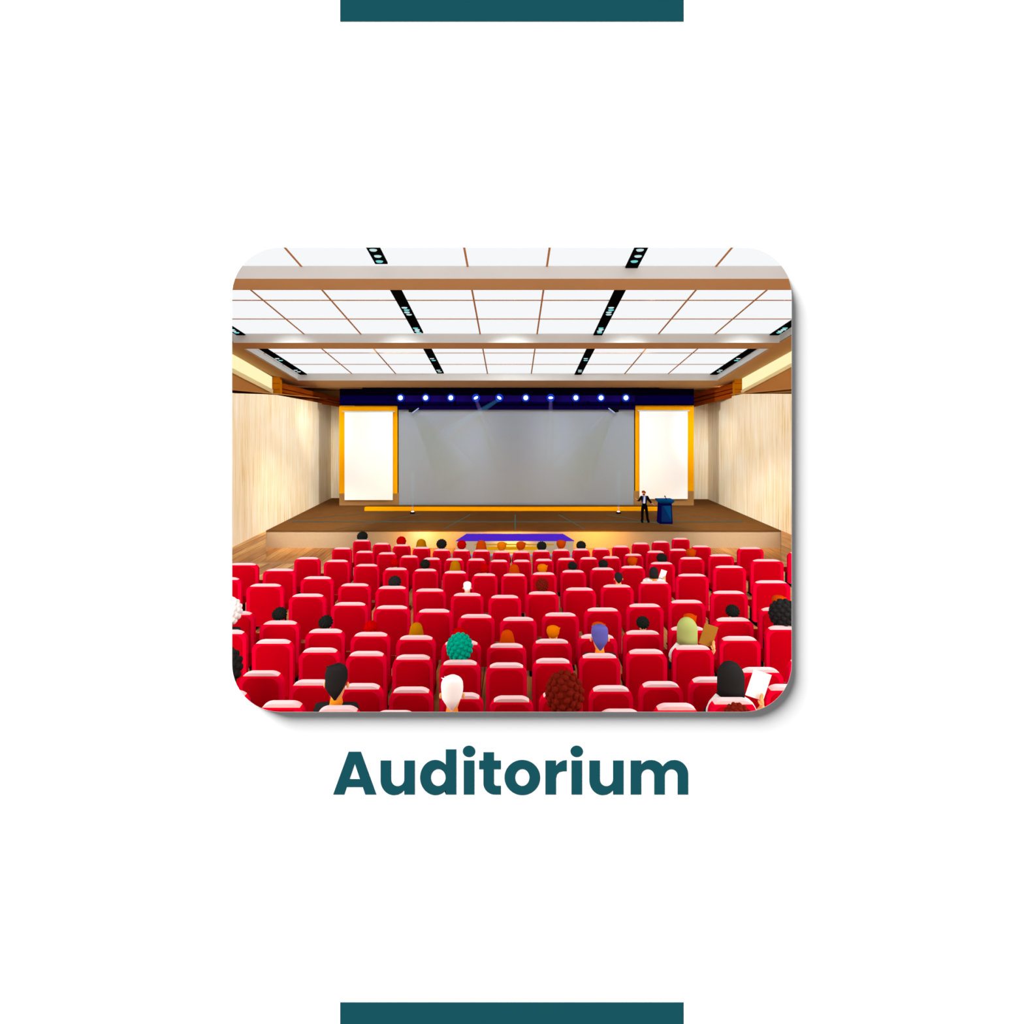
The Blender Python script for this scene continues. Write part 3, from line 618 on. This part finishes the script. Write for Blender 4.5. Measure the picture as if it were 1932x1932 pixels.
# each row: chair width in px, then (centre x, top y) read from the photograph, left to right
rows = [
 ('front row', 33, [(682.3,1018),(720,1024),(757.6,1027),(795,1031.7),(832.8,1035.5),(870.3,1036.3),(908.1,1036.9),(945.9,1039),(983.5,1039),(1021.3,1037.3),(1058.7,1035.7),(1096.5,1034.8),(1134.3,1033.6),(1171.8,1029.2),(1209.3,1023.5),(1247,1020.4),(1284.7,1014.7)]),
 ('second row', 37, [(644.7,1032.7),(687.3,1039.2),(729.4,1042),(772,1047.8),(814.1,1052),(856.6,1053.2),(898.8,1053.5),(941.6,1056),(984.2,1056),(1026.3,1054.3),(1068.5,1052.6),(1111,1051.2),(1153.3,1049.5),(1195.6,1044.7),(1237.7,1039),(1280.3,1035.3),(1323.1,1029)]),
 ('third row', 48.8, [(579.3,1051),(635.1,1056),(691.2,1064),(746.6,1070.8),(802.5,1073),(858.6,1077),(914.2,1081.7),(970,1082),(1025.8,1079.6),(1081.6,1075.4),(1137.7,1070.8),(1193.1,1067.5),(1249.1,1060.2),(1304.8,1051),(1360.7,1045.7),(1416.4,1032.3)]),
 ('fourth row', 62, [(456,1062),(526.7,1072.7),(597.8,1087.4),(668.7,1100.5),(739.4,1105.4),(810.5,1110.4),(881.2,1118.6),(952.3,1122.5),(1023.3,1115.8),(1093.7,1108.5),(1164.5,1102.7),(1235.4,1096),(1306.4,1082.5),(1376.8,1067),(1447.6,1055),(1518,1040)]),
 ('fifth row', 70, [(420,1089),(499.5,1101.2),(579.5,1120),(659.3,1136),(738.8,1142.2),(818.7,1148.7),(898.2,1158.7),(978,1164),(1057.7,1155.6),(1137.6,1146.4),(1217.2,1138.8),(1296.7,1131.7),(1376.2,1114.6),(1456,1095)]),
 ('sixth row', 75, [(441.5,1153),(527,1170.7),(612.9,1186.2),(698.7,1192.4),(784.5,1198.5),(870,1207.9),(955.8,1213.4),(1041.6,1205.2),(1127.5,1196.4),(1213.3,1189),(1298.7,1181.5),(1384.6,1164.8),(1470,1145.8)]),
 ('seventh row', 77.5, [(425.5,1188),(513.9,1205.8),(602.3,1221.9),(690.5,1228.4),(778.6,1234.9),(867.6,1244.7),(955.5,1250),(1043.2,1241.6),(1131.6,1232.2),(1220,1224.5),(1308.4,1216.9),(1396.7,1200.2),(1484.7,1180.3)]),
 ('eighth row', 82.5, [(491.6,1265),(586.5,1282),(681,1289),(775,1295.6),(870.5,1306.5),(965,1312.3),(1058.7,1303),(1153.5,1293),(1247.9,1285.3),(1342.7,1276.8),(1437,1258.6),(1530,1241)]),
 ('nearest row', 88, [(424,1302),(530,1321.4),(636,1330.8),(744,1340),(851,1346),(1065,1345),(1171.6,1337.3),(1277.4,1326.2),(1383.7,1315.5),(1490,1290.6)]),
]
# occupants: row, seat -> (centre x, top y, hair width px, hair height px, style, colour, shirt)
occ = {
 (0,0):(683.5,1002.6,20.5,0,'curly','black','black'),(0,2):(757,1012,18.5,0,'round','red','grey'),(0,3):(794.5,1017.5,22,0,'bob','golden brown','black'),
 (0,4):(833,1017,20,0,'curly','black','white'),(0,5):(871,1019,18,0,'round','red','black'),(0,6):(908,1019.6,22,0,'bob','auburn','grey'),
 (0,7):(947,1022.7,19,0,'quiff','orange','black'),(0,8):(983,1022,19,0,'quiff','auburn','black'),(0,9):(1022,1021.4,19,0,'curly','black','grey'),
 (0,10):(1059,1019.3,19,0,'quiff','auburn','black'),(0,11):(1096.5,1020.6,18.6,0,'curly','black','black'),
 (2,3):(745,1053.7,17,0,'round','red','black'),(2,4):(802,1055.6,19.5,0,'curly','black','black'),(2,5):(858.6,1058.3,22,0,'bob','golden brown','black'),
 (2,6):(914,1063.7,18,0,'round','red','grey'),(2,7):(970,1065.4,22,0,'bob','auburn','black'),(2,8):(1023.6,1064.8,20,0,'quiff','orange','grey'),
 (2,9):(1080.3,1059.5,18,0,'curly','black','black'),(2,10):(1138.3,1055.6,18.5,0,'curly','black','grey'),(2,11):(1193.5,1051,19.5,0,'quiff','auburn','black'),
 (2,12):(1248.8,1043.6,20,0,'curly','black','black'),(2,13):(1304,1035.7,19.7,0,'quiff','auburn','grey'),
 (3,4):(744.5,1086.5,24.5,0,'curly','charcoal black','black'),(3,6):(881.6,1098.5,15,20,'pointed','white','grey'),(3,8):(1022.7,1091,25,27,'afro','maroon','white'),
 (3,10):(1167,1081.5,15,20,'pointed','charcoal black','black'),(3,11):(1233.7,1069.8,16.2,20.2,'dome','charcoal black','white'),
 (5,1):(526.8,1146,27,0,'curly','black','black'),(5,2):(614,1161.7,27,0,'curly','black','black'),(5,3):(699,1171.5,25.6,0,'round','red','grey'),
 (5,4):(785,1176,29,0,'bob','golden brown','black'),(5,5):(866.5,1184.5,25,0,'round','red','black'),(5,6):(957,1190,30,0,'bob','auburn','black'),
 (5,7):(1044,1181.6,26.5,0,'quiff','orange','black'),(5,8):(1129.5,1174.8,27,0,'quiff','auburn','grey'),(5,9):(1213.2,1163.3,25,0,'curly','black','black'),
 (5,10):(1302,1159,26.5,0,'quiff','auburn','black'),(5,11):(1382.6,1141.2,25.6,0,'curly','black','black'),(5,12):(1470.5,1124.2,26.6,0,'quiff','auburn','black'),
 (6,0):(425,1127,58,56,'afro','white','black'),(6,5):(867.2,1195.2,51,54,'afro','teal','black'),(6,8):(1131.6,1181,32,45,'pointed','purple','black'),
 (6,10):(1297,1166,37.5,47.5,'dome','olive green','white'),(6,12):(1481,1131,56,58,'afro','charcoal black','white'),
 (8,0):(416.5,1222,75,80,'afro','charcoal black','white'),(8,2):(634.6,1257.4,42,61,'pointed','charcoal black','black'),(8,4):(853,1279.3,42,59,'pointed','white','grey'),
 (8,5):(1065.7,1267.2,75,85,'afro','maroon','white'),(8,8):(1379.6,1249.8,48.5,61.5,'dome','charcoal black','white'),
}
hold = {(3,11): (1254.3,1100), (6,10): (1347,1228), (8,8): (1438,1334)}
sname = {'curly': 'short curly', 'round': 'rounded curly', 'bob': 'shoulder-length', 'quiff': 'short tufted', 'pointed': 'short tapered', 'dome': 'straight bobbed', 'afro': 'big curly'}
holds = {(3,11): ' with small sheet', (6,10): ' with book', (8,8): ' with white sheet'}
for ri, (rn, wpx, seats) in enumerate(rows):
    for ci, (cx, cy) in enumerate(seats):
        Y = 2321.6/(cy-854.7); fl = ZF(Y)
        if ri == 8: Y -= .27; fl = PLAT
        p = P(cx, cy, Y); topz = p.z-.0
        # the eye sees the far top edge of the backrest: put that edge on the photograph's line
        topz = P(cx, cy, Y+TH).z
        oc = occ.get((ri, ci))
        pos = ordn[ci]+' from left'
        w_ = 'empty' if not oc else 'occupied, %s hair above it' % oc[5]
        place_chair((p.x, Y, fl), wpx*Y/F/CW, (topz-fl)/CH, 'red auditorium chair, %s, %s, %s' % (rn, pos, w_))
        if oc:
            x, y, w, h, style, col, shirt = oc; Yp = Y+.06+.14
            if ri == 8 and style == 'afro': Yp = Y+.2
            hp = P(x, y, Yp); m_w = w*Yp/F; m_h = (h or w)*Yp/F
            seat = fl+SEAT; sit = hp.z-seat; rt = None
            if (ri, ci) in hold:
                hx, hy = hold[(ri, ci)]; Yq = Yp+.02; q = P(hx, hy, Yq); rt = (q.x-hp.x, .02, q.z-fl)
            lb = 'person, %s %s hair, %s, %s seat from left%s' % (sname[style], col, rn, ordn[ci], holds.get((ri, ci), ''))
            seated((hp.x, Yp, fl), sit, m_w, m_h, style, col, shirt, lb, rt)
# a further head just behind the nearest row
YJ = 4.1; hp = P(1394, 1329.5, YJ)
seated((hp.x, YJ, PLAT), hp.z-PLAT-SEAT, 56*YJ/F, 60*YJ/F, 'afro', 'maroon', 'white', 'person with dark maroon curly hair at the bottom edge, behind the nearest row')
mb = slab(.10, .6, 0, TH, top=.62)
# held sheets
def sheet(name, cx, cy, wpx, hpx, Y, th, col, label, cat, rot=-18.5):
    c = P(cx, cy, Y); t = thing(name, c, label, cat); a_, b_ = wpx*Y/F/2, hpx*Y/F/2
    o = MB().box(-a_, a_, 0, th, -b_, b_).obj('cover' if th > .01 else 'page', mat(name+'_'+cat, col, 1, vary=0), t)
    if th > .01: MB().box(-a_+.004, a_-.004, .002, th+.004, -b_+.004, b_-.004).obj('pages', mat('book_pages', 'F2E8D0', K), t)
    t.rotation_euler = (0, math.radians(-rot), 0); return t
Yd = 2321.6/(1096-854.7)+.2; Yg = 2321.6/(1216.9-854.7)+.2; Yi = 2321.6/(1315.5-854.7)-.27+.2
sheet('paper_sheet', 1250.7, 1083.5, 11.4, 16.3, Yd+.06, .002, 'FFFFFF', 'small white sheet held up by the person in the white shirt, fourth row', 'paper')
sheet('book', 1336.8, 1199, 26, 39, Yg+.06, .014, 'A67328', 'brown book held up beside the person with olive green hair', 'book')
sheet('paper_sheet', 1431, 1292.5, 35.5, 51.5, Yi+.06, .002, 'FFFFFF', 'large white sheet held up at the bottom right by the black-bobbed person', 'paper')

# ------------------------------------------------------------------ the speaker on stage (faces the audience, -y)
Ys = 28.5; fp = P(1216, 985.5, Ys); fp.z = ZS
sp_ = thing('speaker_person', fp, 'bearded person in black suit, blue shirt and white tie, arms out, on the stage', 'person')
u = Ys/F
def q(x, y, d=0): return ((x-1216)*u, d, (985.5-y)*u)
suit = mat('black_suit', '08090B', 1); blush = mat('blue_shirt', '6A92F0', K); facem = mat('face_skin', 'EDB39A', K); beard = mat('red_brown_hair', '8E2E0C', K)
sk = Sk()
pel = sk.n(q(1216, 955.5), (.13, .09)); chs = sk.chain(pel, [(q(1215.5, 948), (.12, .09)), (q(1215, 940), (.15, .10))])
nb = sk.n(q(1214.6, 935.8), .06, chs)
sk.chain(nb, [(q(1214.5, 934), .055), (q(1214.4, 932), .075), (q(1214.3, 929.8), .09), (q(1214.4, 928.2), .065)])
i = sk.chain(chs, [(q(1209.5, 938), .065), (q(1206, 945.2), .05), (q(1201.2, 942.6, -.08), .03)]); hand(sk, i, (-.9, -.2, .7), (0.2, -1, .3), 1.0)
i = sk.chain(chs, [(q(1221.5, 938), .065), (q(1224.7, 945.5), .05), (q(1230, 950.3, -.08), .03)]); hand(sk, i, (.9, -.2, -.5), (0.2, -1, .3), 1.0)
for xs in ((1212.5, 1212, 1211.5, 1210.5), (1219, 1220.5, 1222, 1223.5)):
    sk.chain(pel, [(q(xs[0], 957.5), .08), (q(xs[1], 969), .06), (q(xs[2], 979.5), .035), (q(xs[2], 983.2), .022)])
grow('body', sk.v, sk.e, facem, sp_)
# jacket: torso and sleeves
sj = Sk(); p_ = sj.n(q(1216, 956.5), (.2, .155)); c2 = sj.chain(p_, [(q(1215.5, 947.5), (.18, .145)), (q(1215, 940), (.2, .13))])
sj.n(q(1214.7, 936.2), (.09, .085), c2)
sj.chain(c2, [(q(1209.3, 938), .08), (q(1205.8, 945.4), .068), (q(1201.8, 943.3, -.07), .055)])
sj.chain(c2, [(q(1221.7, 938), .08), (q(1225, 945.4), .068), (q(1229, 949.6, -.07), .055)])
grow('jacket', sj.v, sj.e, suit, sp_)
s3 = Sk(); p_ = s3.n(q(1216, 956), (.165, .125)); s3.n(q(1216, 951), (.15, .115), p_)
for xs in ((1212.5, 1211.8, 1211.8), (1219, 1220.5, 1222.2)): s3.chain(p_, [(q(xs[0], 957.5), .105), (q(xs[1], 969), .085), (q(xs[2], 983.3), .075)])
grow('trousers', s3.v, s3.e, suit, sp_)
for x0, x1 in ((1211.8, 1210), (1222.3, 1224)):
    MB().ell([(.0, .06, .13, -.05), (.04, .06, .13, -.05), (.10, .065, .085, 0), (.15, .06, .06, .01)], 16, c=(q(x0, 0)[0]+(q(x1, 0)[0]-q(x0, 0)[0])*.4, 0)).obj('shoe', suit, sp_, smooth=True)
MB().prism([q(1212.8, 935.6, -.15), q(1217.6, 935.2, -.15), q(1216.9, 949.2, -.165), q(1211.2, 949.2, -.165)], (0, .06, 0)).obj('shirt', blush, sp_)
MB().prism([q(1214.1, 936, -.17), q(1215.4, 936, -.17), q(1215.3, 948.6, -.185), q(1213.8, 949.6, -.185), q(1212.6, 948.6, -.185)], (0, .02, 0)).obj('tie', whitec, sp_)
hx, hz = q(1214.4, 930.2)[0], q(1214.4, 930.2)[2]
MB().ball((hx, .03, hz+.045), .105, 3, (1, 1, .8)).ball((hx-.07, -.02, hz+.04), .04, 2).ball((hx+.08, -.01, hz+.02), .04, 2, (1, 1, 1.6)).obj('hair', beard, sp_, smooth=True)
MB().ball((hx, -.035, hz-.085), .075, 3, (1, .75, .8)).obj('beard', beard, sp_, smooth=True)
MB().ball((hx, -.1, hz), .018, 2, (1, 1, 1.5)).obj('nose', facem, sp_, smooth=True)
for s in (-1, 1):
    MB().ball((hx+s*.032, -.088, hz+.022), .011, 2).obj('eye', black, sp_, smooth=True)
MB().box(hx-.025, hx+.025, -.1, -.092, hz-.055, hz-.045).obj('mouth', mat('lip_pink', 'C0605A', K), sp_)
